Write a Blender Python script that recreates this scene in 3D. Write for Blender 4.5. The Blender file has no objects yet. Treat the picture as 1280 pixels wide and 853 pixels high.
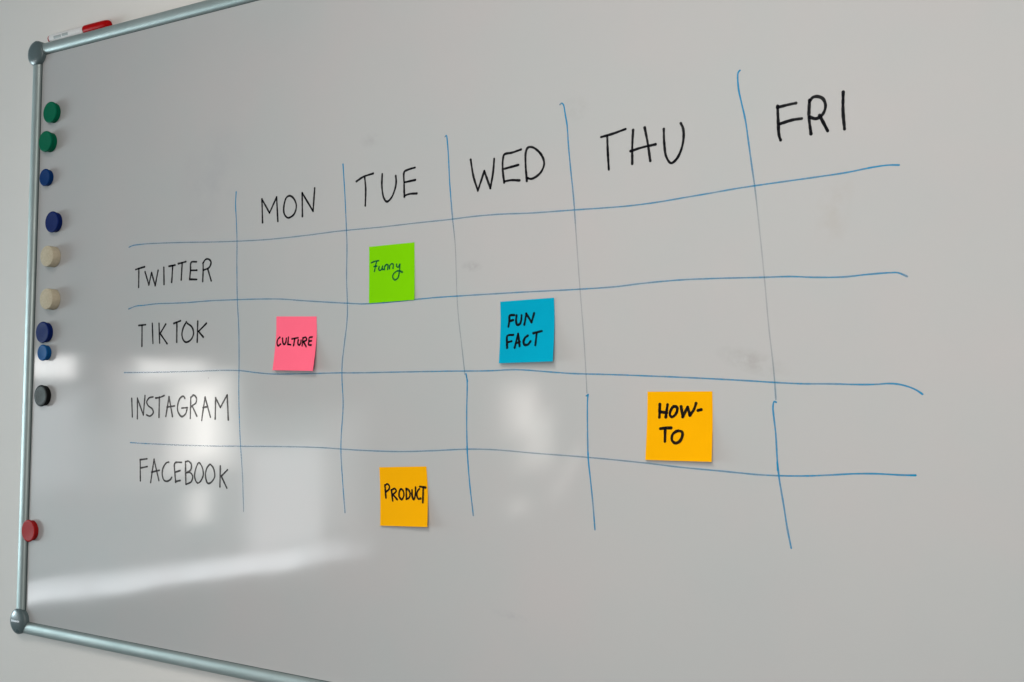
import bpy, bmesh, math, random
from mathutils import Vector, Matrix

# ------------------------------------------------------------------ scene, camera, world, lamps
sc = bpy.context.scene
col = sc.collection
sc.render.engine = 'CYCLES'
sc.render.resolution_x, sc.render.resolution_y = 1024, 682
vs = sc.view_settings
vs.view_transform = 'Standard'; vs.look = 'None'; vs.exposure = 0.0; vs.gamma = 1.0
vs.use_curve_mapping = False
sc.cycles.use_denoising = True
sc.cycles.sample_clamp_indirect = 6.0
sc.cycles.transparent_max_bounces = 24

cam_d = bpy.data.cameras.new('camera')
cam = bpy.data.objects.new('camera', cam_d); col.objects.link(cam)
cam_d.sensor_fit = 'HORIZONTAL'; cam_d.sensor_width = 36.0; cam_d.lens = 36.5625
cam_d.clip_start = 0.01; cam_d.clip_end = 200.0
_r, _u, _b = Vector((0.85571, 0.517383, 0.008649)), Vector((0.017305, -0.045319, 0.998823)), Vector((0.517166, -0.854553, -0.047733))
_m = Matrix((_r, _u, _b)).transposed().to_4x4(); _m.translation = Vector((1.61376, -1.08179, 0.39141))
cam.matrix_world = _m
sc.camera = cam

world = bpy.data.worlds.new('World'); sc.world = world; world.use_nodes = True
wn = world.node_tree.nodes; wl = world.node_tree.links; wn.clear()
wo = wn.new('ShaderNodeOutputWorld'); wb = wn.new('ShaderNodeBackground')
tc = wn.new('ShaderNodeTexCoord'); sep = wn.new('ShaderNodeSeparateXYZ')
mr = wn.new('ShaderNodeMapRange'); mr.inputs[1].default_value = -1; mr.inputs[2].default_value = 1
cr = wn.new('ShaderNodeValToRGB')
cr.color_ramp.elements[0].position = 0.25; cr.color_ramp.elements[0].color = (0.050, 0.066, 0.078, 1)   # floor of the room
cr.color_ramp.elements[1].position = 0.85; cr.color_ramp.elements[1].color = (0.092, 0.112, 0.127, 1)     # ceiling
wl.new(tc.outputs['Generated'], sep.inputs[0]); wl.new(sep.outputs['Z'], mr.inputs[0])
wl.new(mr.outputs[0], cr.inputs[0]); wl.new(cr.outputs[0], wb.inputs[0]); wl.new(wb.outputs[0], wo.inputs[0])
wb.inputs[1].default_value = 1.0

def area(name, loc, target, sx, sy, radiance, color=(1, 1, 1)):
    """A rectangular lamp; power from the brightness of its face."""
    d = bpy.data.lights.new(name, 'AREA'); d.shape = 'RECTANGLE'; d.size = sx; d.size_y = sy
    d.energy = radiance * math.pi * sx * sy; d.color = color
    o = bpy.data.objects.new(name, d); col.objects.link(o)
    o.location = loc
    dirv = (Vector(target) - Vector(loc)).normalized()
    z = -dirv; x = Vector((0, 0, 1)).cross(z).normalized(); y = z.cross(x)
    o.matrix_world = Matrix.Translation(loc) @ Matrix((x, y, z)).transposed().to_4x4()
    return o

# daylight in the room: the big window that rakes along the board, a wide soft source behind the
# photographer, and the panes of the far window wall that show as glare in the gloss of the board
area('window_light', (-2.9, -1.1, 0.22), (0.6, 0, 0.42), 1.25, 0.80, 20.0, (0.74, 0.94, 1.0))
area('daylight_behind_light', (1.75, -1.7, 0.72), (1.15, 0, 0.42), 0.55, 1.2, 11.7, (1.0, 0.958, 0.905))
area('overhead_fill_light', (1.30, -2.5, 2.4), (1.08, 0, 0.36), 1.3, 0.8, 1.40, (1.0, 0.958, 0.905)).data.spread = math.radians(55)   # fill added to lift the board's middle; narrow spread spares its left
def pane(y0, y1, z0, z1, rad, color=(1, 1, 1), x=-4.0, tilt=0, soft=0.0):
    """A bright patch of the far window wall; `soft` fades its rim in steps."""
    n = 4 if soft else 1  # stacked growing copies, added to blur the edge of the glare
    for i in range(n):
        g = soft * i / max(1, n - 1)
        yc, zc = (y0 + y1) / 2, (z0 + z1) / 2
        o = area('window_pane_light', (x - .01 * i, yc, zc), (x + 1, yc, zc), abs(y1 - y0) + 2 * g * 1.6, abs(z1 - z0) + 2 * g, rad / n, color)
        if tilt: o.matrix_world = o.matrix_world @ Matrix.Rotation(math.radians(tilt), 4, 'Z')
pane(-3.00, -2.45, 0.455, 0.565, 8.0, (1.0, 0.985, 0.97), soft=.03)
pane(-4.05, -3.52, 0.465, 0.545, 7.5, (1.0, 0.98, 0.95), soft=.05)
pane(-4.14, -3.97, -0.06, 0.38, 12.0, (1.0, 0.96, 0.91), soft=.15)
pane(-3.95, -3.40, -0.20, 0.44, 2.2, (1.0, 0.98, 0.96), soft=.12)
pane(-4.09, -3.98, -0.50, -0.30, 7.0, (1.0, 0.965, 0.93), soft=.07)
pane(-3.02, -2.40, -0.15, 0.30, 2.4, (0.92, 0.97, 1.0), soft=.12)
pane(-5.25, -4.55, -0.78, -0.10, 4.2, (0.95, 0.98, 1.0), soft=.10)
pane(-5.26, -4.98, -0.76, -0.30, 4.2, (0.95, 0.98, 1.0), soft=.10)
pane(-5.6, -2.4, -0.70, 0.10, 1.5, (0.86, 0.99, 1.0), soft=.20)
pane(-8.55, -8.30, 0.02, 0.36, 6.5, (1.0, 0.94, 0.88), soft=.16)
pane(-8.85, -8.60, -0.32, 0.06, 4.5, (1.0, 0.94, 0.88), soft=.20)
pane(-9.8, -9.1, -0.58, -0.50, 2.2, (1.0, 0.95, 0.9), tilt=38, soft=.10)
pane(-8.48, -8.32, -0.87, -0.80, 4.0, (1.0, 0.95, 0.9), soft=.08)
# light falling back from a pale table top under the windows: a long tilted strip
for i in range(4):
    o = area('table_glow_light', (-4.0 - .01 * i, -3.75 - .12 * i, -0.856), (-3.0, -3.75 - .12 * i, -0.856), 2.6 + .35 * i, 0.118 + .026 * i, 2.15, (0.92, 0.96, 1.0))
    o.matrix_world = o.matrix_world @ Matrix.Rotation(math.radians(-2.2), 4, 'Z')

# ------------------------------------------------------------------ helpers
def tag(o, label=None, cat=None, group=None, kind=None):
    if label: o['label'] = label
    if cat: o['category'] = cat
    if group: o['group'] = group
    if kind: o['kind'] = kind
    return o

def link(name, bm, mat, parent=None, smooth=True, loc=(0, 0, 0)):
    me = bpy.data.meshes.new(name)
    bm.normal_update(); bm.to_mesh(me); bm.free()
    for p in me.polygons: p.use_smooth = smooth
    if mat: me.materials.append(mat)
    o = bpy.data.objects.new(name, me); col.objects.link(o)
    o.location = loc
    if parent: o.parent = parent
    return o

def empty(name, loc):
    o = bpy.data.objects.new(name, None); col.objects.link(o); o.location = loc
    o.empty_display_size = 0.02
    return o

def auto_smooth(o, ang=35):
    me = o.data
    me.set_sharp_from_angle(angle=math.radians(ang))

def box(bm, x0, x1, y0, y1, z0, z1):
    v = [bm.verts.new((x, y, z)) for x in (x0, x1) for y in (y0, y1) for z in (z0, z1)]
    for f in ((0, 1, 3, 2), (4, 6, 7, 5), (0, 4, 5, 1), (2, 3, 7, 6), (0, 2, 6, 4), (1, 5, 7, 3)):
        bm.faces.new([v[i] for i in f])
    bmesh.ops.recalc_face_normals(bm, faces=bm.faces)

def lathe(bm, prof, n=56, axis='y'):
    """prof: (radius, height) pairs; the height runs towards the viewer (-y), or along x."""
    rings = []
    for r, h in prof:
        if r < 1e-6:
            rings.append([bm.verts.new((0, -h, 0) if axis == 'y' else (h, 0, 0))]); continue
        ring = []
        for i in range(n):
            a = 2 * math.pi * i / n
            ring.append(bm.verts.new((r * math.cos(a), -h, r * math.sin(a)) if axis == 'y' else (h, r * math.cos(a), r * math.sin(a))))
        rings.append(ring)
    for A, B in zip(rings, rings[1:]):
        for i in range(n):
            j = (i + 1) % n
            if len(A) == 1 and len(B) == 1: continue
            if len(A) == 1: bm.faces.new((A[0], B[i], B[j]))
            elif len(B) == 1: bm.faces.new((A[i], A[j], B[0]))
            else: bm.faces.new((A[i], A[j], B[j], B[i]))
    bmesh.ops.recalc_face_normals(bm, faces=bm.faces)

def catmull(pts, step):
    """smooth curve through the points (tuples of any length), one sample about every `step`"""
    P = [Vector(p) for p in pts]
    if len(P) == 2:
        n = max(2, int((P[1] - P[0]).length / step))
        return [P[0].lerp(P[1], i / n) for i in range(n + 1)]
    closed = (P[0].xy - P[-1].xy).length < 1e-6
    Q = ([P[-2]] + P + [P[1]]) if closed else ([2 * P[0] - P[1]] + P + [2 * P[-1] - P[-2]])
    out = []
    for k in range(1, len(Q) - 2):
        a, b, c, d = Q[k - 1:k + 3]
        t1 = max(1e-6, (b - a).length) ** 0.5; t2 = t1 + max(1e-6, (c - b).length) ** 0.5
        t3 = t2 + max(1e-6, (d - c).length) ** 0.5
        n = max(2, int((c - b).length / step))
        for i in range(n):
            t = t1 + (t2 - t1) * i / n
            A1 = a * ((t1 - t) / t1) + b * (t / t1)
            A2 = b * ((t2 - t) / (t2 - t1)) + c * ((t - t1) / (t2 - t1))
            A3 = c * ((t3 - t) / (t3 - t2)) + d * ((t - t2) / (t3 - t2))
            B1 = A1 * ((t2 - t) / t2) + A2 * (t / t2)
            B2 = A2 * ((t3 - t) / (t3 - t1)) + A3 * ((t - t1) / (t3 - t1))
            out.append(B1 * ((t2 - t) / (t2 - t1)) + B2 * ((t - t1) / (t2 - t1)))
    out.append(P[-1])
    return out

def ribbon(bm, pts, width, place, dens, rng, layer, scale=1.0):
    """Marker stroke: pts are 2-d samples (x, z[, density]); place(x, z, lift) gives the 3-d point."""
    att = bm.verts.layers.float['ink_load']
    n = len(pts)
    ph, ph2 = rng.uniform(0, 6), rng.uniform(0, 6)
    base = 0.00010 + layer * 0.00002
    rows = []
    s = 0.0
    def vert(x, z, d, l):
        v = bm.verts.new(place(x, z, l)); v[att] = d
        return v
    tang = []
    for i in range(n):
        a, b = pts[max(0, i - 1)], pts[min(n - 1, i + 1)]
        t = Vector((b[0] - a[0], b[1] - a[1]))
        tang.append(t.normalized() if t.length > 1e-9 else Vector((1, 0)))
    for i in range(n):
        p = pts[i]
        if i: s += math.hypot(p[0] - pts[i - 1][0], p[1] - pts[i - 1][1])
        w = width * 0.5 * (0.72 + 0.36 * min(1.0, pts[i][2] if len(pts[i]) > 2 else 0.78)) * (1 + 0.09 * math.sin(s / scale * 0.21 + ph) + 0.05 * math.sin(s / scale * 0.83 + ph2))
        if i < 2 or i > n - 3: w *= 1.06                        # the tip rests a moment at each end
        nx, nz = -tang[i].y * w, tang[i].x * w
        d = p[2] if len(p) > 2 else dens
        l = base + 0.00001 * i / n
        rows.append((vert(p[0] + nx, p[1] + nz, d, l), vert(p[0] - nx, p[1] - nz, d, l), w, d, l))
    for A, B in zip(rows, rows[1:]):
        bm.faces.new((A[0], A[1], B[1], B[0]))
    for i, sgn in ((0, -1), (n - 1, 1)):                        # round ends
        L, Rr, w, d, l = rows[i]
        t = tang[i]; c = pts[i]
        fan = [L]
        for k in range(1, 8):
            a = math.pi * k / 8
            ox = (-t.y * math.cos(a) + sgn * t.x * math.sin(a)) * w
            oz = (t.x * math.cos(a) + sgn * t.y * math.sin(a)) * w
            fan.append(vert(c[0] + ox, c[1] + oz, d, l))
        fan.append(Rr)
        bm.faces.new(fan if sgn < 0 else fan[::-1])

def ink_mesh(strokes, width, place, step, dens, seed, scale=1.0):
    bm = bmesh.new(); bm.verts.layers.float.new('ink_load')
    rng = random.Random(seed)
    for k, s in enumerate(strokes):
        ribbon(bm, catmull(s, step), width, place, dens, rng, k % 12, scale)
    return bm

# ------------------------------------------------------------------ materials
def mat(name, color, rough=0.5, metallic=0.0, spec=0.5, coat=0.0):
    m = bpy.data.materials.new(name); m.use_nodes = True
    b = m.node_tree.nodes['Principled BSDF']
    b.inputs['Base Color'].default_value = (*color, 1); b.inputs['Roughness'].default_value = rough
    b.inputs['Metallic'].default_value = metallic; b.inputs['Specular IOR Level'].default_value = spec
    b.inputs['Coat Weight'].default_value = coat
    return m

class NT:
    def __init__(s, m): s.t = m.node_tree; s.b = s.t.nodes['Principled BSDF']; s.pos = None
    def n(s, kind, **kw):
        o = s.t.nodes.new(kind)
        for k, v in kw.items(): setattr(o, k, v)
        return o
    def l(s, a, b): s.t.links.new(a, b)
    def coord(s):
        if s.pos is None:
            s.pos = s.n('ShaderNodeTexCoord').outputs['Object']
        return s.pos
    def noise(s, scale, detail=3, rough=0.5, stretch=None):
        t = s.n('ShaderNodeTexNoise'); t.inputs['Scale'].default_value = scale
        t.inputs['Detail'].default_value = detail; t.inputs['Roughness'].default_value = rough
        c = s.coord()
        if stretch:
            mp = s.n('ShaderNodeMapping'); mp.inputs['Scale'].default_value = stretch; s.l(c, mp.inputs[0]); c = mp.outputs[0]
        s.l(c, t.inputs['Vector']); return t
    def math(s, op, a, b=None, clamp=False):
        m = s.n('ShaderNodeMath', operation=op, use_clamp=clamp)
        for i, v in enumerate((a, b)):
            if v is None: continue
            if isinstance(v, (int, float)): m.inputs[i].default_value = v
            else: s.l(v, m.inputs[i])
        return m.outputs[0]
    def range(s, v, a, b, c, d):
        m = s.n('ShaderNodeMapRange'); s.l(v, m.inputs[0])
        for i, x in enumerate((a, b, c, d)): m.inputs[i + 1].default_value = x
        return m.outputs[0]
    def mix(s, fac, a, b):
        m = s.n('ShaderNodeMix', data_type='RGBA')
        if isinstance(fac, (int, float)): m.inputs[0].default_value = fac
        else: s.l(fac, m.inputs[0])
        for i, v in ((6, a), (7, b)):
            if isinstance(v, tuple): m.inputs[i].default_value = (*v, 1)
            else: s.l(v, m.inputs[i])
        return m.outputs[2]
    def bump(s, h, strength, dist):
        b = s.n('ShaderNodeBump'); b.inputs['Strength'].default_value = strength; b.inputs['Distance'].default_value = dist
        s.l(h, b.inputs['Height']); s.l(b.outputs[0], s.b.inputs['Normal']); return b

def make_wall_mat():
    m = mat('painted plaster wall', (0.68, 0.675, 0.65), 0.75, spec=0.25); t = NT(m)
    big = t.noise(2.3, 4); fine = t.noise(420, 3)
    c = t.mix(t.range(big.outputs[0], .3, .7, 0, 1), (0.665, 0.635, 0.605), (0.685, 0.65, 0.615))
    t.l(c, t.b.inputs['Base Color'])
    mid = t.noise(60, 3)
    h = t.math('ADD', fine.outputs[0], t.math('MULTIPLY', mid.outputs[0], 1.4))
    t.bump(h, 0.35, 0.0006)
    return m

def make_panel_mat():
    m = mat('glossy enamel board', (0.5, 0.5, 0.49), 0.08, spec=0.5); t = NT(m)
    n1 = t.noise(3.1, 4, .6); n2 = t.noise(7.5, 3, .5)
    c = t.mix(t.range(n1.outputs[0], .35, .65, 0, 1), (0.424, 0.43, 0.427), (0.456, 0.435, 0.43))
    c = t.mix(t.math('MULTIPLY', t.range(n2.outputs[0], .35, .65, 0, 1), .35), c, (0.426, 0.445, 0.437))
    # half wiped marks: each a soft patch of its own place and shape
    def patch(x, z, rx, rz, rot, color, k, grain, cc):
        mp = t.n('ShaderNodeMapping', vector_type='TEXTURE')
        mp.inputs['Location'].default_value = (x, 0, z); mp.inputs['Rotation'].default_value = (0, math.radians(rot), 0)
        mp.inputs['Scale'].default_value = (rx, 1, rz)
        t.l(t.coord(), mp.inputs[0])
        g = t.n('ShaderNodeTexGradient', gradient_type='SPHERICAL'); t.l(mp.outputs[0], g.inputs[0])
        nz = t.noise(grain, 3, .6)
        f = t.math('MULTIPLY', t.math('POWER', g.outputs['Fac'], 0.8), t.range(nz.outputs[0], .38, .62, 0, 1))
        return t.mix(t.math('MULTIPLY', f, k, True), cc, color)
    for a in [(1.346, 0.581, 0.02, 0.05, 10, (0.36, 0.32, 0.275), 0.3, 40), (1.2586, 0.4248, 0.045, 0.014, 15, (0.31, 0.285, 0.275), 0.55, 60), (0.9, 0.5465, 0.018, 0.008, 0, (0.28, 0.26, 0.27), 0.5, 90), (0.43, 0.7, 0.07, 0.09, 30, (0.33, 0.32, 0.35), 0.35, 14), (1.3, 0.88, 0.05, 0.03, 0, (0.36, 0.32, 0.27), 0.4, 30), (0.735, 0.725, 0.02, 0.012, 0, (0.33, 0.31, 0.32), 0.4, 60), (1.045, 0.727, 0.02, 0.016, 0, (0.34, 0.32, 0.31), 0.4, 60), (0.96, 0.1215, 0.03, 0.006, 8, (0.35, 0.33, 0.36), 0.4, 90)]:
        c = patch(*a, c)
    # tiny specks of old ink
    v = t.n('ShaderNodeTexVoronoi'); v.inputs['Scale'].default_value = 16; t.l(t.coord(), v.inputs['Vector'])
    sepc = t.n('ShaderNodeSeparateColor'); t.l(v.outputs['Color'], sepc.inputs[0])
    sp = t.math('MULTIPLY', t.math('LESS_THAN', v.outputs['Distance'], t.math('MULTIPLY', sepc.outputs[1], 0.026)), t.math('GREATER_THAN', sepc.outputs[0], 0.80))
    c = t.mix(t.math('MULTIPLY', sp, .45), c, (0.16, 0.16, 0.17))
    t.l(c, t.b.inputs['Base Color'])
    # wiping streaks in the gloss
    st = t.noise(9, 4, .6, (1.0, 1, 0.35))
    t.l(t.range(st.outputs[0], .3, .7, 0.055, 0.085), t.b.inputs['Roughness'])
    w = t.noise(5.5, 1, .4)
    t.bump(w.outputs[0], 0.35, 0.0011)
    return m

def make_ink(name, dark, pale, amax, rough=0.1, grain=900, lo=.75, spec=.3):
    """Dry-wipe ink: opaque where pressed, thin and greyer where the stroke runs dry."""
    m = mat(name, dark, rough, spec=spec); t = NT(m)
    a = t.n('ShaderNodeAttribute', attribute_name='ink_load')
    d = a.outputs['Fac']
    c = t.mix(t.range(d, .35, .85, 1, 0), dark, pale)
    t.l(c, t.b.inputs['Base Color'])
    g = t.noise(grain, 2); g2 = t.noise(34, 3, .6)
    al = t.math('MULTIPLY', d, t.math('MULTIPLY', t.range(g.outputs[0], .3, .6, lo, 1), t.range(g2.outputs[0], .34, .6, .86, 1)))
    t.l(t.math('MULTIPLY', al, amax, True), t.b.inputs['Alpha'])
    return m

def make_paper(name, color, dark):
    m = mat(name, color, 0.7, spec=0.03); t = NT(m)
    n1 = t.noise(26, 3); n2 = t.noise(700, 3)
    t.l(t.mix(t.range(n1.outputs[0], .3, .7, 0, 1), color, dark), t.b.inputs['Base Color'])
    t.bump(n2.outputs[0], 0.2, 0.00012)
    return m

def make_plastic(name, color, rough=0.42, grain=500, amount=.06, bump=.08, spec=0.05):
    m = mat(name, color, rough); t = NT(m)
    n1 = t.noise(grain, 3); n2 = t.noise(60, 3)
    dk = tuple(v * (1 - amount * 2) for v in color)
    t.l(t.mix(t.range(n1.outputs[0], .35, .65, 0, 1), color, dk), t.b.inputs['Base Color'])
    t.l(t.range(n2.outputs[0], .3, .7, rough * .85, min(1, rough * 1.2)), t.b.inputs['Roughness'])
    m.node_tree.nodes['Principled BSDF'].inputs['Specular IOR Level'].default_value = spec
    t.bump(n1.outputs[0], bump, 0.0002)
    return m

def make_alu():
    m = mat('anodised aluminium', (0.53, 0.60, 0.585), 0.5, metallic=0.65); t = NT(m)
    n1 = t.noise(14, 2, .5); n2 = t.noise(9, 4, .7)
    t.l(t.range(n1.outputs[0], .3, .7, .49, .57), t.b.inputs['Roughness'])
    t.l(t.mix(t.range(n2.outputs[0], .35, .65, 0, 1), (0.35, 0.415, 0.405), (0.40, 0.455, 0.445)), t.b.inputs['Base Color'])
    return m

M_wall, M_panel, M_alu = make_wall_mat(), make_panel_mat(), make_alu()
M_black = make_ink('black marker ink', (0.006, 0.006, 0.008), (0.015, 0.015, 0.015), 1.0, lo=.97, spec=.14)
M_blue = make_ink('blue marker ink', (0.004, 0.25, 0.48), (0.13, 0.25, 0.30), 0.84)
M_pen = make_ink('black felt pen ink', (0.005, 0.005, 0.006), (0.01, 0.01, 0.01), 1.0, rough=0.7, lo=.97, spec=.03)
M_greenpen = make_ink('green felt pen ink', (0.0, 0.10, 0.035), (0.0, 0.12, 0.05), 0.92, rough=0.6, lo=.85, spec=.03)
M_cap = make_plastic('grey corner plastic', (0.10, 0.135, 0.14), 0.30, 300, .04, .03, 0.5)
M_shadowgap = mat('dark seal and joint shade', (0.05, 0.07, 0.07), 0.6)

# ------------------------------------------------------------------ wall
bm = bmesh.new()
box(bm, -3.0, 4.0, 0.0135, 0.15, -1.2, 2.6)
tag(link('wall', bm, M_wall, smooth=False), 'pale painted plaster wall behind the whiteboard', kind='structure')

# ------------------------------------------------------------------ whiteboard
XL, XR = 0.006, 1.994          # rail centre lines
ZB, ZT = -0.0092, 0.9668
RW, RD = 0.0095, 0.0064        # half width and bulge of the rail
board = tag(empty('whiteboard', (1.0, 0.0135, -0.02)), 'large glossy whiteboard in a silver frame, hand-drawn weekday grid on it', 'whiteboard')
OFF = Vector((-1.0, -0.0135, 0.02))
def on_board(o): o.location = OFF; return o

bm = bmesh.new(); box(bm, XL, XR, 0.0, 0.009, ZB, ZT)
panel = on_board(link('panel', bm, M_panel, board, smooth=False))

def rail(a, b, out):
    """half-round aluminium strip from a to b (x, z); `out` points away from the panel centre"""
    bm = bmesh.new()
    A, B = Vector((a[0], 0, a[1])), Vector((b[0], 0, b[1])); o = Vector((out[0], 0, out[1]))
    prof = []
    n = 20
    for i in range(n + 1):
        t = math.pi * i / n
        c, s = math.cos(t), math.sin(t)
        c = math.copysign(abs(c) ** 0.95, c); s = abs(s) ** 0.85
        prof.append((c * RW, -s * RD - 0.0006))
    prof = [(RW, 0.0125)] + prof + [(-RW, 0.0004), (-RW + .004, 0.0004), (-RW + .004, 0.0125)]
    ends = []
    for P in (A, B):
        ends.append([bm.verts.new(P + o * u + Vector((0, v, 0))) for u, v in prof])
    k = len(prof)
    for i in range(k):
        j = (i + 1) % k
        bm.faces.new((ends[0][i], ends[0][j], ends[1][j], ends[1][i]))
    bm.faces.new(ends[0]); bm.faces.new(ends[1][::-1])
    bmesh.ops.recalc_face_normals(bm, faces=bm.faces)
    ob = on_board(link('frame_rail', bm, M_alu, board)); auto_smooth(ob, 40)
    return ob
rail((XL, ZB + .012), (XL, ZT - .012), (-1, 0))
rail((XR, ZB + .012), (XR, ZT - .012), (1, 0))
rail((XL + .012, ZT), (XR - .012, ZT), (0, 1))
rail((XL + .012, ZB), (XR - .012, ZB), (0, -1))
# thin dark joint round the panel, the left one widened to paint in shade
for (x0, x1, z0, z1) in ((XL + RW - .0002, XL + RW + .0024, ZB + .02, ZT - .02), (XL + .02, XR - .02, ZT - RW - .0009, ZT - RW + .0002), (XL + .02, XR - .02, ZB + RW - .0002, ZB + RW + .0009)):
    bm = bmesh.new(); box(bm, x0, x1, -0.0004, 0.001, z0, z1)
    on_board(link('seal_and_shade', bm, M_shadowgap, board, smooth=False))

def corner_cap(x, z):
    bm = bmesh.new()
    r = 0.0212
    prof = [(r - .0015, -0.0125), (r, -0.011), (r, 0.0058), (r - .0004, 0.0068), (r - .0014, 0.0078), (r - .0035, 0.0090), (r * .7, 0.0102), (r * .5, 0.0111), (r * .25, 0.0117), (0, 0.0119)]
    lathe(bm, prof, 64)
    c = link('corner_cap', bm, M_cap, board); c.location = OFF + Vector((x, 0, z)); auto_smooth(c, 50)
    return c
cap_tl = corner_cap(0.0064, 0.9606)
cap_bl = corner_cap(0.0064, 0.0010)
corner_cap(1.9936, 0.9606); corner_cap(1.9936, 0.0010)
# small pale maker's print on the lower cap, too small to read
rng = random.Random(5)
M_print = mat('pale print', (0.72, 0.76, 0.80), 0.4)
bm = bmesh.new(); x = -0.0118
for i in range(8):
    w = rng.uniform(0.0018, 0.0027); h = (0.0021, 0.0016, 0.0017, 0.0014, 0.0016, 0.0013, 0.0017, 0.0014)[i]
    def dome(px, pz):
        r = math.hypot(px, pz) / 0.0212
        return -(0.01195 - 0.0034 * r ** 2.2) - 0.00012
    y = [dome(px, pz) for px, pz in ((x, -h), (x + w, -h), (x + w, h), (x, h))]
    q = [bm.verts.new((px, yy, pz + .0012)) for (px, pz), yy in zip(((x, -h), (x + w, -h), (x + w, h), (x, h)), y)]
    bm.faces.new(q); x += w + 0.0004
link('printed_mark', bm, M_print, cap_bl, smooth=False)

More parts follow.
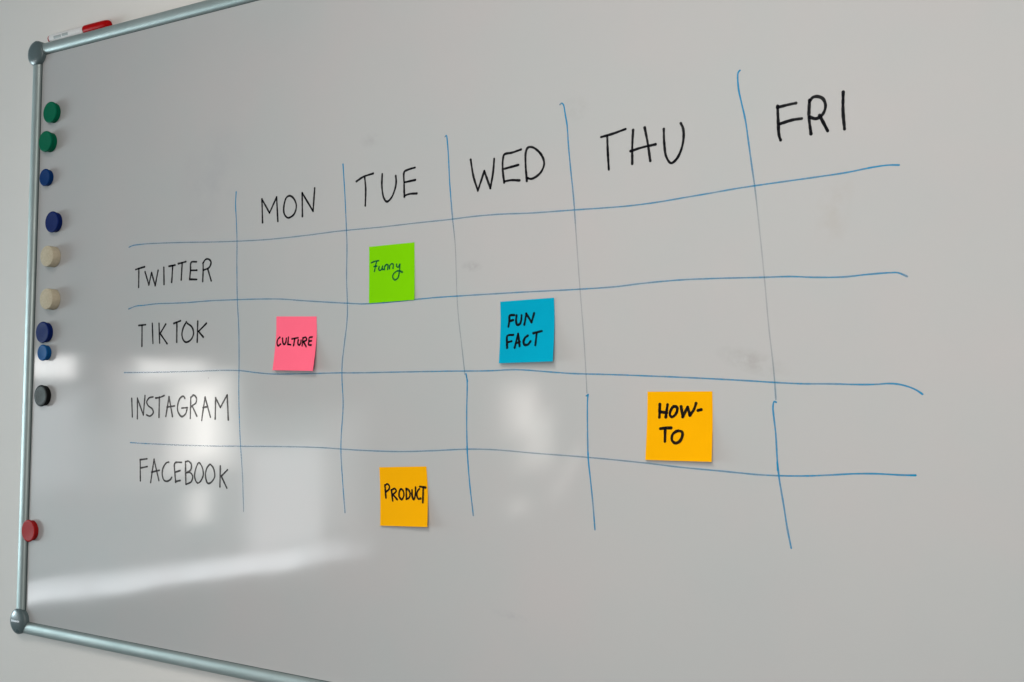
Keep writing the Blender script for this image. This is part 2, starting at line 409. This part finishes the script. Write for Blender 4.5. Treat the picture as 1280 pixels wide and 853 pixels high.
# ------------------------------------------------------------------ writing on the board (mm on the panel face)
GRID = {'h1':[[(252.1,612.0,0.8),(261.4,614.2,0.85),(277.7,614.7,0.8),(298.1,614.6,0.7),(368.4,611.8,0.7),(433.9,608.1,0.65),(487.7,605.7,0.65),(552.6,604.0,0.65),(626.9,604.9,0.65),(677.8,606.4,0.65),(705.0,606.6,0.65),(754.2,606.6,0.6),(810.0,607.6,0.6),(869.2,608.2,0.65),(900.0,609.1,0.65),(938.8,608.8,0.7),(985.7,606.6,0.7),(1043.1,605.5,0.75),(1083.3,604.6,0.75),(1111.9,604.3,0.75),(1149.0,605.5,0.8),(1185.1,608.1,0.8),(1214.0,610.2,0.8),(1242.2,612.4,0.8),(1262.0,613.5,0.8),(1297.6,615.1,0.8),(1332.9,616.6,0.8),(1358.7,618.0,0.85),(1383.9,620.7,0.9),(1400.2,621.3,0.9),(1409.9,620.3,0.9)]],
'h2':[[(254.8,514.3,0.8),(271.6,518.2,0.8),(289.7,518.9,0.8),(319.9,520.3,0.75),(355.0,519.8,0.75),(389.5,519.6,0.75),(434.3,520.5,0.75),(493.2,520.0,0.75),(537.2,519.2,0.75),(580.5,517.4,0.7),(621.0,513.6,0.7),(664.7,510.0,0.75),(698.0,507.4,0.75),(723.2,505.6,0.75),(735.8,505.4,0.8),(770.5,506.1,0.8),(810.2,508.0,0.8),(838.9,509.2,0.8),(875.9,509.9,0.8),(923.8,510.4,0.75),(977.6,510.9,0.75),(1035.8,511.0,0.75),(1098.3,512.0,0.75),(1128.4,514.1,0.75),(1176.7,516.0,0.75),(1223.1,515.6,0.75),(1271.1,514.3,0.75),(1301.0,513.7,0.8),(1324.4,511.7,0.8),(1355.3,510.6,0.8),(1377.5,511.9,0.85),(1399.3,512.6,0.85),(1408.3,512.1,0.85),(1416.7,508.0,0.75)]],
'h3':[[(248.7,414.5,0.8),(329.1,415.0,0.65),(415.6,416.3,0.6),(464.8,417.4,0.7),(500.5,416.9,0.75),(532.3,414.1,0.75),(559.7,412.2,0.75),(595.3,412.1,0.75),(638.5,412.6,0.75),(681.0,413.4,0.75),(722.7,413.5,0.75),(789.3,414.4,0.75),(865.0,415.3,0.8),(893.4,415.4,0.8),(928.1,415.7,0.8),(965.1,416.9,0.8),(1007.4,414.4,0.8),(1039.0,412.3,0.8),(1088.6,411.0,0.8),(1128.7,409.7,0.8),(1176.8,407.9,0.8),(1223.0,405.8,0.8),(1254.4,404.2,0.8),(1282.8,402.5,0.8),(1310.4,401.3,0.8),(1343.2,401.2,0.8),(1365.7,400.7,0.85),(1385.8,400.9,0.85),(1398.4,401.8,0.9),(1407.3,401.2,0.9),(1417.9,398.4,0.9),(1424.8,395.2,0.9),(1429.9,391.5,0.9)]],
'h4':[[(266.9,305.8,0.8),(298.8,305.4,0.8),(333.5,305.5,0.7),(419.2,306.1,0.55),(507.9,308.4,0.7),(573.7,310.4,0.65),(654.9,311.8,0.65),(690.3,311.2,0.65),(738.3,310.7,0.7),(793.0,311.5,0.7),(844.3,314.6,0.7),(895.1,318.3,0.7),(935.3,319.1,0.6),(992.8,317.0,0.55),(1063.4,315.0,0.6),(1134.8,311.6,0.65),(1176.9,308.8,0.7),(1222.9,306.8,0.75),(1242.2,305.9,0.75),(1261.1,305.0,0.75),(1286.5,304.9,0.8),(1315.9,306.1,0.85),(1337.9,308.0,0.85),(1363.8,310.6,0.9),(1384.7,311.7,0.9),(1411.5,311.6,0.9),(1422.8,312.0,0.95)],[(1418.0,311.8,1),(1422.8,312.0,1)]],
'v1':[[(485.2,678.5,1),(484.6,660.9,0.95),(486.8,635.6,0.85),(489.0,606.0,0.75),(489.6,576.0,0.75),(490.3,557.5,0.75),(492.2,519.1,0.75),(496.1,480.7,0.75),(498.3,432.6,0.75),(499.2,381.5,0.8),(504.1,316.4,0.8),(509.2,274.5,0.7),(513.7,216.0,0.65)]],
'v2':[[(687.3,697.9,1),(689.3,679.1,0.95),(693.1,637.1,0.8),(696.7,582.7,0.7),(696.8,544.6,0.7),(699.3,490.3,0.7),(694.9,452.6,0.7),(691.7,425.7,0.75),(691.9,404.1,0.8),(694.5,371.8,0.8),(692.1,328.9,0.8),(692.0,307.4,0.8),(695.6,270.2,0.8),(700.8,226.9,0.75)]],
'v3':[[(856.3,715.4,0.7),(858.2,717.1,0.9),(860.0,708.1,1),(862.2,685.8,0.95),(863.9,660.3,0.9),(866.8,631.4,0.85),(869.5,608.2,0.7),(873.8,576.4,0.36),(876.4,530.6,0.31),(877.5,510.3,0.31),(880.6,479.9,0.31),(885.2,449.6,0.36),(889.6,419.5,0.5),(890.8,411.3,0.5)],[(892.5,411.9,1),(894.2,402.6,0.95),(894.1,361.8,0.85),(895.3,322.0,0.9),(898.7,283.6,0.9),(905.5,237.3,0.75)],[(895.2,322.0,1),(895.7,313.1,1)],[(892.7,410.5,0.9),(895.0,402.5,0.9)]],
'v4':[[(1023.4,734.3,0.6),(1025.8,735.8,0.85),(1028.1,733.5,0.95),(1030.8,720.9,0.95),(1033.3,708.0,0.9),(1035.2,684.2,0.85),(1038.6,653.2,0.8),(1042.7,618.8,0.75),(1044.4,598.5,0.6),(1047.2,565.0,0.31),(1052.1,508.0,0.31),(1056.2,465.6,0.31),(1058.5,437.5,0.31),(1060.3,411.4,0.31),(1061.6,390.0,0.36)],[(1063.1,387.6,1),(1062.4,380.7,0.95),(1062.4,363.0,0.85),(1063.3,322.3,0.9),(1063.8,313.1,0.95),(1067.5,283.9,0.85),(1070.6,257.2,0.8),(1072.9,232.5,0.8)],[(1063.5,319.6,1),(1063.7,313.1,1)],[(1060.9,386.2,0.8),(1063.2,387.2,0.9)]],
'v5':[[(1245.9,741.5,0.9),(1243.9,739.4,1),(1244.2,722.6,1),(1247.7,705.4,0.9),(1251.9,686.3,0.85),(1255.6,660.0,0.8),(1259.1,633.9,0.75),(1262.0,613.5,0.6),(1265.2,585.1,0.31),(1270.1,537.4,0.28),(1273.0,507.1,0.27),(1277.0,461.1,0.28),(1281.5,421.3,0.36),(1283.4,399.4,0.55),(1284.3,384.7,0.6)],[(1284.6,381.6,1),(1282.6,382.6,1),(1281.2,377.5,0.95),(1282.0,366.6,0.9),(1284.1,348.1,0.85),(1285.7,319.0,0.95),(1287.7,301.1,0.85),(1292.2,274.4,0.8),(1295.6,252.4,0.8),(1299.9,230.8,0.85)],[(1285.5,318.9,1),(1286.2,310.6,1)]]}
WORDS = {'MON':(2.4,[[(539.3,629.2),(537.1,663.3)],[(537.1,663.3),(552.6,642.0)],[(552.6,642.0),(565.7,663.7)],[(565.7,663.7),(569.1,628.6)],[(583.1,659.2),(585.6,661.9),(590.9,663.2),(598.5,658.6),(603.6,647.8),(599.4,636.3),(587.9,632.2),(580.8,638.9),(580.1,649.8),(583.1,659.2)],[(615.3,632.0),(614.1,665.2)],[(614.1,665.2),(634.9,637.6)],[(634.9,637.6),(637.1,669.9)]]),'TUE':(2.4,[[(711.4,671.9),(722.6,676.8),(739.9,679.8)],[(725.7,675.7),(727.6,660.3),(727.4,637.5)],[(755.3,677.6),(755.1,660.7),(758.6,645.3),(763.7,639.8),(770.8,643.9),(777.1,655.6),(778.8,664.4),(777.9,672.9)],[(809.2,680.6),(797.9,678.9),(791.9,676.6),(791.8,661.7),(792.6,643.5)],[(793.0,662.8),(810.0,664.2)],[(792.6,645.0),(800.3,646.6),(812.6,646.3)]]),'WED':(2.5,[[(896.0,681.6),(900.4,660.0),(907.3,641.1)],[(907.3,641.1),(916.6,665.0)],[(916.6,665.0),(925.8,642.3)],[(925.8,642.3),(929.6,662.0),(931.0,678.8)],[(969.7,686.1),(957.0,683.6),(945.7,682.5),(943.8,676.9),(943.6,663.9),(946.0,647.6)],[(946.2,664.7),(966.2,667.4)],[(946.0,648.9),(955.5,649.6),(967.9,648.1)],[(978.3,646.3),(976.4,666.9),(976.5,681.5),(979.0,687.0),(984.9,687.3),(994.2,681.1),(1000.6,672.4),(1002.2,664.2),(998.4,655.8),(990.8,650.2),(984.4,648.4),(979.7,649.7)]]),'THU':(2.5,[[(1078.5,688.4),(1092.5,690.3),(1109.7,694.0)],[(1086.3,688.9),(1087.2,669.4),(1088.6,649.0)],[(1119.3,691.7),(1118.3,674.6),(1118.3,652.5)],[(1133.7,692.7),(1137.5,674.1),(1140.7,653.6)],[(1116.2,667.5),(1130.4,670.1),(1147.1,671.8)],[(1157.1,688.2),(1157.7,671.7),(1160.2,656.1),(1165.9,648.3),(1172.5,652.2),(1178.2,662.5),(1180.9,675.8),(1180.2,686.1),(1177.5,692.2)]]),'FRI':(2.8,[[(1287.2,696.7),(1287.9,678.0),(1288.7,665.2),(1290.4,659.6)],[(1287.2,695.2),(1297.9,696.5),(1306.9,697.2)],[(1289.2,677.1),(1303.2,679.7),(1312.9,679.9)],[(1321.1,698.5),(1320.5,681.0),(1322.5,662.5)],[(1321.1,696.7),(1324.3,700.6),(1329.0,701.2),(1335.1,697.8),(1337.7,689.8),(1334.5,681.3),(1328.0,677.9),(1321.5,680.2)],[(1331.5,681.0),(1339.8,663.4)],[(1355.8,702.1),(1355.5,681.7),(1356.9,663.3)]]),'TWITTER':(2.3,[[(269.1,575.8),(289.9,579.0)],[(276.6,577.2),(277.3,547.5)],[(291.2,571.2),(300.8,550.3)],[(300.8,550.3),(306.3,569.0)],[(306.3,569.0),(315.3,548.6)],[(315.3,548.6),(321.1,571.7)],[(333.9,575.7),(335.3,549.5)],[(345.4,576.8),(359.1,577.9)],[(353.7,577.2),(352.3,552.1)],[(366.0,579.6),(382.5,581.8)],[(374.4,580.5),(373.3,554.7)],[(405.6,580.3),(394.0,579.8),(392.9,567.9),(391.5,554.0)],[(393.9,567.9),(406.5,567.5)],[(391.4,554.6),(407.0,553.6)],[(419.6,578.3),(420.0,564.8),(419.6,550.0)],[(419.2,577.3),(424.7,582.6),(430.6,582.9),(436.2,578.2),(433.4,570.8),(420.9,566.8)],[(430.0,567.6),(437.6,550.2)]]),'TIKTOK':(2.3,[[(279.8,487.8),(295.7,488.6)],[(287.4,488.1),(288.4,455.4)],[(310.8,490.3),(313.5,459.4)],[(326.1,489.9),(328.7,459.8)],[(341.3,488.2),(329.2,474.3)],[(329.2,474.3),(345.4,458.5)],[(359.3,488.9),(374.2,492.6)],[(365.9,490.6),(366.7,460.4)],[(386.8,490.7),(380.2,481.7),(377.6,471.6),(381.6,462.7),(387.8,460.0),(397.4,463.6),(402.7,472.4),(399.2,482.1),(388.8,488.3)],[(411.2,490.7),(411.0,459.8)],[(429.7,487.2),(413.4,475.6)],[(413.4,475.6),(423.7,467.0)]]),'INSTAGRAM':(2.2,[[(267.8,374.3),(270.4,345.8)],[(282.1,343.2),(281.1,374.6)],[(281.1,374.6),(295.7,349.1)],[(295.7,349.1),(298.4,379.0)],[(316.9,377.2),(307.8,375.4),(302.7,369.1),(306.1,363.8),(315.9,358.5),(318.2,353.1),(310.9,347.7),(303.0,349.4)],[(322.9,375.5),(332.1,376.5),(342.0,379.5)],[(331.0,377.1),(331.3,346.2)],[(346.5,348.0),(352.5,377.6)],[(352.5,377.6),(361.2,348.2)],[(348.9,362.2),(365.0,364.1)],[(387.4,375.8),(383.7,378.9),(376.7,375.7),(372.3,367.2),(372.6,356.6),(381.1,348.4),(389.6,352.7),(392.8,361.9)],[(392.8,361.9),(381.2,361.0)],[(399.9,377.8),(399.8,346.0)],[(400.3,377.0),(405.8,380.6),(411.9,376.8),(411.2,369.8),(401.4,363.8)],[(404.4,362.8),(413.8,349.7)],[(424.1,343.7),(430.1,378.1)],[(430.1,378.1),(442.4,348.9)],[(426.3,362.4),(436.1,364.0)],[(452.2,346.4),(452.2,377.2)],[(452.2,377.2),(462.5,363.4)],[(462.5,363.4),(475.8,381.6)],[(475.8,381.6),(479.2,345.6)]]),'FACEBOOK':(2.2,[[(291.0,280.2),(292.7,248.1)],[(291.0,280.2),(306.6,282.2)],[(293.2,267.7),(307.9,270.5)],[(316.2,246.6),(322.5,282.1)],[(322.5,282.1),(334.6,250.4)],[(317.7,262.4),(335.1,266.0)],[(355.6,279.3),(350.3,278.0),(343.3,270.0),(341.6,260.0),(346.0,251.7),(352.3,250.4),(359.4,253.1),(363.0,256.8)],[(383.4,280.2),(368.8,278.1),(369.3,264.1),(371.8,250.0)],[(370.3,264.9),(380.6,267.7)],[(371.4,250.9),(381.5,253.1)],[(391.5,281.9),(393.8,248.4)],[(391.9,281.1),(398.1,282.5),(404.3,277.6),(403.5,269.9),(394.0,265.0)],[(394.0,265.3),(402.7,265.5),(407.8,260.4),(405.1,252.7),(394.2,248.0)],[(420.1,281.0),(413.5,270.4),(412.2,259.3),(418.1,251.3),(424.9,254.4),(430.1,264.3),(427.2,275.2),(420.1,281.0)],[(443.1,279.7),(437.4,274.2),(434.6,263.1),(439.7,252.2),(446.5,253.5),(453.9,262.7),(450.6,274.8),(444.6,279.8)],[(465.0,278.2),(465.1,248.4)],[(479.8,273.5),(467.4,263.7)],[(467.4,263.7),(479.3,247.1)]])}
flat = lambda x, z, l: (x / 1000, -l, z / 1000)
for k, (name, st) in enumerate(GRID.items()):
    bm = ink_mesh(st, 1.75 if name[0] == 'h' else 1.85, flat, 3.0, .8, 40 + k)
    o = link('grid_line', bm, M_blue, panel, smooth=False)
TXT = {'MON': 'black handwritten weekday MON', 'TUE': 'black handwritten weekday TUE', 'WED': 'black handwritten weekday WED', 'THU': 'black handwritten weekday THU', 'FRI': 'black handwritten weekday FRI, the biggest of the headings',
       'TWITTER': 'topmost black handwritten row heading', 'TIKTOK': 'second black handwritten row heading from the top', 'INSTAGRAM': 'third black handwritten row heading, under the bright glare', 'FACEBOOK': 'lowest black handwritten row heading'}
for k, (name, (w, st)) in enumerate(WORDS.items()):
    bm = ink_mesh(st, w * (1.28 if name in ('TWITTER', 'TIKTOK', 'INSTAGRAM', 'FACEBOOK') else 1.2), flat, 0.7, .97, 90 + k)
    o = link('handwritten_word', bm, M_black, panel, smooth=False); o['label'] = TXT[name]

# ------------------------------------------------------------------ sticky notes
NOTES = [{'k':'pink','corners':[[569.98,-0.4,493.25],[644.77,-0.4,491.04],[649.26,-11.0,416.03],[571.82,-8.0,417.2]],'lift':(8,11),'top':(0.4,0.4),'w':2.0,'strokes':[[(0.1005,0.3874),(0.0523,0.4278),(0.0409,0.4978),(0.0726,0.5448),(0.1303,0.5148)],[(0.1682,0.4063),(0.189,0.4935),(0.2274,0.5212),(0.2557,0.4826),(0.2643,0.4058)],[(0.314,0.3864),(0.3134,0.5172)],[(0.3134,0.5172),(0.3864,0.5237)],[(0.4073,0.4156),(0.5556,0.394)],[(0.4738,0.4083),(0.4578,0.5389)],[(0.5638,0.434),(0.5597,0.5035),(0.5973,0.5293),(0.6272,0.491),(0.6309,0.4388)],[(0.6749,0.3935),(0.6699,0.5428)],[(0.6755,0.4004),(0.7382,0.3862),(0.767,0.4295),(0.6779,0.4733)],[(0.6956,0.468),(0.7674,0.556)],[(0.8965,0.3786),(0.8297,0.3927),(0.8244,0.4586),(0.8244,0.521),(0.884,0.5276)],[(0.8289,0.4586),(0.8846,0.4496)]]},{'k':'green','corners':[[735.07,-0.3,581.53],[809.94,-0.3,582.58],[812.27,-1.8,507.56],[736.95,-1.2,505.84]],'lift':(1.2,1.8),'top':(0.3,0.3),'w':1.7,'strokes':[[(0.0539,0.2867),(0.1215,0.2684),(0.2162,0.2621)],[(0.1679,0.2751),(0.1468,0.3433),(0.1218,0.4443)],[(0.1131,0.3574),(0.1679,0.3547)],[(0.2267,0.3689),(0.2184,0.4146),(0.2478,0.4366),(0.2854,0.4111),(0.302,0.3643)],[(0.2937,0.3869),(0.2937,0.4117),(0.3146,0.4248)],[(0.3417,0.4267),(0.352,0.3778),(0.3894,0.3442),(0.4226,0.3532),(0.4145,0.4318)],[(0.4559,0.4216),(0.4641,0.3661),(0.5075,0.3363),(0.5384,0.3517),(0.5343,0.4206)],[(0.6103,0.352),(0.6165,0.3969),(0.6513,0.4059),(0.682,0.3605)],[(0.6861,0.3575),(0.672,0.4961),(0.6418,0.5926),(0.5805,0.6245),(0.5309,0.585),(0.5388,0.5279),(0.6003,0.4829),(0.6617,0.4708),(0.7393,0.5009)]]},{'k':'orange','corners':[[757.8,-0.4,289.79],[833.56,-0.4,294.28],[841.67,-8.0,219.08],[763.61,-4.0,214.64]],'lift':(4,8),'top':(0.4,0.4),'w':2.1,'strokes':[[(0.1053,0.3079),(0.1248,0.5257)],[(0.107,0.3175),(0.1564,0.2889),(0.2032,0.3291),(0.1876,0.3819),(0.1223,0.4266)],[(0.2435,0.3932),(0.2691,0.576)],[(0.2434,0.3947),(0.314,0.3694),(0.3449,0.4092),(0.27,0.4728)],[(0.278,0.4712),(0.3649,0.5534)],[(0.4468,0.376),(0.4079,0.433),(0.4128,0.5121),(0.4601,0.5514),(0.5019,0.4961),(0.4972,0.4141),(0.4468,0.376)],[(0.5573,0.3699),(0.5587,0.5462)],[(0.5573,0.3731),(0.6039,0.389),(0.636,0.4487),(0.6176,0.5194),(0.5587,0.5494)],[(0.6781,0.3938),(0.6803,0.4957),(0.7112,0.5503),(0.7407,0.4956),(0.7534,0.3469)],[(0.83,0.3753),(0.7862,0.4252),(0.7833,0.5033),(0.8122,0.5421),(0.8547,0.5341)],[(0.8448,0.3362),(0.9597,0.3522)],[(0.9119,0.3474),(0.9011,0.6005)]]},{'k':'blue','corners':[[941.88,-0.4,500.44],[1017.74,-1.5,502.36],[1021.37,-10.0,426.24],[944.78,-7.0,424.59]],'lift':(7,10),'top':(0.4,1.5),'w':2.3,'strokes':[[(0.2611,0.2309),(0.176,0.2383),(0.1687,0.3167),(0.1525,0.4146)],[(0.1688,0.3259),(0.2396,0.3129)],[(0.3051,0.2409),(0.2962,0.3386),(0.3182,0.3926),(0.3671,0.38),(0.3926,0.3135),(0.3981,0.2416)],[(0.4512,0.3948),(0.4858,0.221)],[(0.4858,0.221),(0.5844,0.3657)],[(0.5844,0.3657),(0.6313,0.2248)],[(0.2492,0.551),(0.1398,0.5612),(0.1333,0.6489),(0.1446,0.7553)],[(0.1414,0.6674),(0.2222,0.6526)],[(0.2864,0.7577),(0.3402,0.537)],[(0.3402,0.537),(0.3783,0.7372)],[(0.3053,0.6892),(0.3779,0.6681)],[(0.5215,0.5753),(0.471,0.6105),(0.4483,0.677),(0.4716,0.7199),(0.5288,0.7177),(0.5779,0.6674)],[(0.6238,0.541),(0.777,0.5139)],[(0.6838,0.5378),(0.6676,0.7306)]]},{'k':'amber','corners':[[1138.05,-0.4,391.67],[1214.35,-0.4,392.61],[1216.05,-7.0,316.65],[1137.53,-5.0,315.38]],'lift':(5,7),'top':(0.4,0.4),'w':2.5,'strokes':[[(0.197,0.1851),(0.1937,0.3766)],[(0.3177,0.188),(0.293,0.3714)],[(0.1951,0.2967),(0.3108,0.3082)],[(0.4136,0.2178),(0.3662,0.2779),(0.356,0.338),(0.3837,0.3707),(0.4308,0.345),(0.4663,0.2805),(0.4612,0.2297),(0.4136,0.2178)],[(0.5261,0.2176),(0.5525,0.3666)],[(0.5525,0.3666),(0.6267,0.2248)],[(0.6267,0.2248),(0.6616,0.3436)],[(0.6616,0.3436),(0.7203,0.2617),(0.7554,0.1696)],[(0.7824,0.2733),(0.8319,0.2613)],[(0.2135,0.5417),(0.3009,0.5302),(0.3801,0.5292)],[(0.2883,0.5363),(0.2929,0.7274)],[(0.4637,0.5758),(0.407,0.6213),(0.3992,0.7032),(0.4513,0.7468),(0.5204,0.7159),(0.5564,0.6339),(0.5469,0.5821),(0.4886,0.5696)]]}]
PAPER = {'pink': make_paper('pink paper', (1.0, 0.145, 0.235), (0.98, 0.138, 0.225)), 'green': make_paper('lime paper', (0.19, 0.575, 0.0), (0.18, 0.55, 0.0)),
         'orange': make_paper('amber paper', (0.84, 0.385, 0.0), (0.81, 0.37, 0.0)), 'blue': make_paper('turquoise paper', (0.0, 0.325, 0.485), (0.0, 0.305, 0.455))}
PAPER['amber'] = PAPER['orange']
NLAB = {'pink': 'pink sticky note reading CULTURE, its lower edge curling off the board',
        'green': 'lime green sticky note reading Funny in green pen, lying flat on the board',
        'orange': 'amber sticky note reading PRODUCT under the lowest grid row',
        'blue': 'turquoise sticky note reading FUN FACT, its edge curling off the board',
        'amber': 'amber sticky note reading HOW-TO in the fourth weekday column'}
def curl(v):                    # the glued strip lies flat, the rest bends away from the board
    e = max(0.0, (v - 0.2) / 0.8)
    return e ** 1.7 * (1.25 - 0.25 * e)
for k, nt in enumerate(NOTES):
    tl, tr, br, bl = [Vector(c) / 1000 for c in nt['corners']]
    t0, t1 = nt['top']; l0, l1 = nt['lift']
    org = (tl + tr) / 2
    def surf(u, v):
        p = (1 - v) * ((1 - u) * tl + u * tr) + v * ((1 - u) * bl + u * br)
        T = (1 - u) * t0 + u * t1; L = (1 - u) * l0 + u * l1
        p.y = -(T + (L - T) * curl(v)) / 1000
        return p - org
    bm = bmesh.new(); n = 16
    g = [[bm.verts.new(surf(i / n, j / n)) for i in range(n + 1)] for j in range(n + 1)]
    g2 = [[bm.verts.new(surf(i / n, j / n) + Vector((0, 0.00014, 0))) for i in range(n + 1)] for j in range(n + 1)]
    for j in range(n):
        for i in range(n):
            bm.faces.new((g[j][i], g[j + 1][i], g[j + 1][i + 1], g[j][i + 1]))
            bm.faces.new((g2[j][i], g2[j][i + 1], g2[j + 1][i + 1], g2[j + 1][i]))
    for i in range(n):
        bm.faces.new((g[0][i], g[0][i + 1], g2[0][i + 1], g2[0][i])); bm.faces.new((g[n][i], g2[n][i], g2[n][i + 1], g[n][i + 1]))
        bm.faces.new((g[i][0], g2[i][0], g2[i + 1][0], g[i + 1][0])); bm.faces.new((g[i][n], g[i + 1][n], g2[i + 1][n], g2[i][n]))
    bmesh.ops.recalc_face_normals(bm, faces=bm.faces)
    o = link('sticky_note', bm, PAPER[nt['k']], loc=org); auto_smooth(o, 40)
    tag(o, NLAB[nt['k']], 'sticky note', 'sticky notes on the whiteboard')
    def place(u, v, l):
        p = surf(u / 76, v / 76); e = 0.002
        nrm = (surf(u / 76 + e, v / 76) - p).cross(surf(u / 76, v / 76 + e) - p).normalized()
        if nrm.y > 0: nrm = -nrm
        return p + nrm * l
    st = [[(a * 76, b * 76) for a, b in s] for s in nt['strokes']]
    bm = ink_mesh(st, nt['w'] * 1.3, place, 0.7, .97, 300 + k)
    link('handwriting', bm, M_greenpen if nt['k'] == 'green' else M_pen, o, smooth=False)

# ------------------------------------------------------------------ magnets
MAG = {'green1':[54.36,851.53,36.0,9.56],'green2':[47.61,802.38,35.32,12.01],'navys':[43.56,742.64,29.15,8.01],'navy':[67.85,665.27,35.56,9.23],'cream1':[65.32,607.62,34.57,14.62],'cream2':[67.84,536.32,34.48,15.02],'navy2':[51.76,481.71,35.56,9.47],'blues':[53.25,447.76,26.97,9.34],'black':[51.51,376.28,35.9,8.58],'red':[28.82,152.19,36.16,8.57]}
def magnet_profile(d, h):
    r = d / 2; w = r * 0.93
    return [(0, 0), (w * .96, 0), (w, .0006), (w * 1.0, h * .48), (w * 1.005, h * .60), (r * .985, h * .70), (r, h * .78), (r, h - .0012), (r - .0004, h - .0005), (r - .0012, h - .0001), (r - .0022, h), (r * .78, h - .00015), (0, h - .0002)]
def disc_profile(d, h):
    r = d / 2
    return [(0, 0), (r - .0006, 0), (r, .0006), (r, h - .0010), (r - .0004, h - .0003), (r - .0012, h), (0, h)]
P_green = make_plastic('green plastic', (0.0, 0.125, 0.062), 0.5)
P_navy = make_plastic('navy plastic', (0.003, 0.014, 0.105), 0.5)
P_royal = make_plastic('royal blue plastic', (0.002, 0.032, 0.14), 0.45)
P_lightblue = make_plastic('mid blue plastic', (0.003, 0.075, 0.24), 0.45)
P_cream = make_plastic('speckled cream cork', (0.52, 0.45, 0.33), 0.8, 260, .06, .2)
P_black = make_plastic('black plastic', (0.008, 0.008, 0.008), 0.4)
P_grey = make_plastic('worn grey face', (0.075, 0.08, 0.076), 0.45, 220, .1, .2)
P_red = make_plastic('red plastic', (0.36, 0.012, 0.012), 0.42)
MG = 'disc magnets along the left edge of the whiteboard'
MSPEC = [('green1', P_green, magnet_profile, 'green disc magnet nearest the upper corner cap of the whiteboard'),
         ('green2', P_green, magnet_profile, 'green disc magnet just above the small dark blue magnet'),
         ('navys', P_royal, magnet_profile, 'small dark blue disc magnet between the green and the big navy magnet'),
         ('navy', P_navy, magnet_profile, 'big navy disc magnet above the two cream magnets'),
         ('cream1', P_cream, disc_profile, 'thick cream disc magnet just below a navy magnet'),
         ('cream2', P_cream, disc_profile, 'thick cream disc magnet just above the touching pair of blue magnets'),
         ('navy2', P_navy, magnet_profile, 'big navy disc magnet touching a small mid blue magnet'),
         ('blues', P_lightblue, magnet_profile, 'small mid blue disc magnet touching the big navy one above it'),
         ('black', P_black, magnet_profile, 'black disc magnet with a worn grey face'),
         ('red', P_red, magnet_profile, 'red disc magnet at the edge of the frame, lowest of the magnets')]
for key, m, prof, lab in MSPEC:
    x, z, d, h = [v / 1000 for v in MAG[key]]
    y0 = -0.0002
    bm = bmesh.new(); lathe(bm, prof(d, h), 64)
    o = link('disc_magnet', bm, m, loc=(x, y0, z)); auto_smooth(o, 38)
    tag(o, lab, 'magnet', MG)
    if key == 'black':
        bm = bmesh.new(); r = d / 2 - .0030
        lathe(bm, [(r, h - .0006), (r - .0003, h + .0001), (r - .0009, h + .0003), (r - .002, h + .0002), (0, h)], 64)
        link('face_disc', bm, P_grey, o)

# ------------------------------------------------------------------ marker lying on the top of the frame
mk = tag(empty('whiteboard_marker', (0.105, 0.0056, ZT + RW)), 'red and white board marker lying on the top frame rail, leaning on the wall', 'marker pen')
R0 = 0.0074
M_barrel = make_plastic('white marker barrel', (0.74, 0.72, 0.71), 0.35, 300, .02, .03)
M_red = make_plastic('glossy red plastic', (0.42, 0.003, 0.004), 0.35, 300, .04, .03)
def mpart(name, prof, m, x):
    bm = bmesh.new(); lathe(bm, prof, 40, 'x')
    o = link(name, bm, m, mk); o.location = (x, 0, R0 + .0002); auto_smooth(o, 40); return o
mpart('end_plug', [(0, 0), (R0 * .7, 0), (R0 * .86, .0006), (R0 * .92, .002), (R0 * .92, .0042)], M_red, -0.0760)
mpart('barrel', [(R0 * .80, 0), (R0 * .96, .0003), (R0 * .985, .001), (R0 * .985, .086), (R0 * .9, .088)], M_barrel, -0.0720)
mpart('cap', [(R0 * .8, 0), (R0 * 1.02, .0006), (R0 * 1.06, .002), (R0 * 1.02, .046), (R0 * .98, .053), (R0 * .86, .0585), (R0 * .6, .0605), (0, .061)], M_red, 0.0175)
bm = bmesh.new()
for z0, z1, a0, a1 in ((0.014, 0.034, 3.05, 3.7), (0.036, 0.052, 2.95, 3.6)):     # grey maker's print round the barrel
    n = 10
    rows = [[bm.verts.new((x, math.cos(a0 + (a1 - a0) * i / n) * (R0 * .985 + .0001), math.sin(a0 + (a1 - a0) * i / n) * (R0 * .985 + .0001))) for i in range(n + 1)] for x in (z0, z1)]
    for i in range(n): bm.faces.new((rows[0][i], rows[0][i + 1], rows[1][i + 1], rows[1][i]))
o = link('printed_band', bm, mat('grey print', (0.33, 0.35, 0.35), 0.5), mk); o.location = (-0.0720, 0, R0 + .0002)
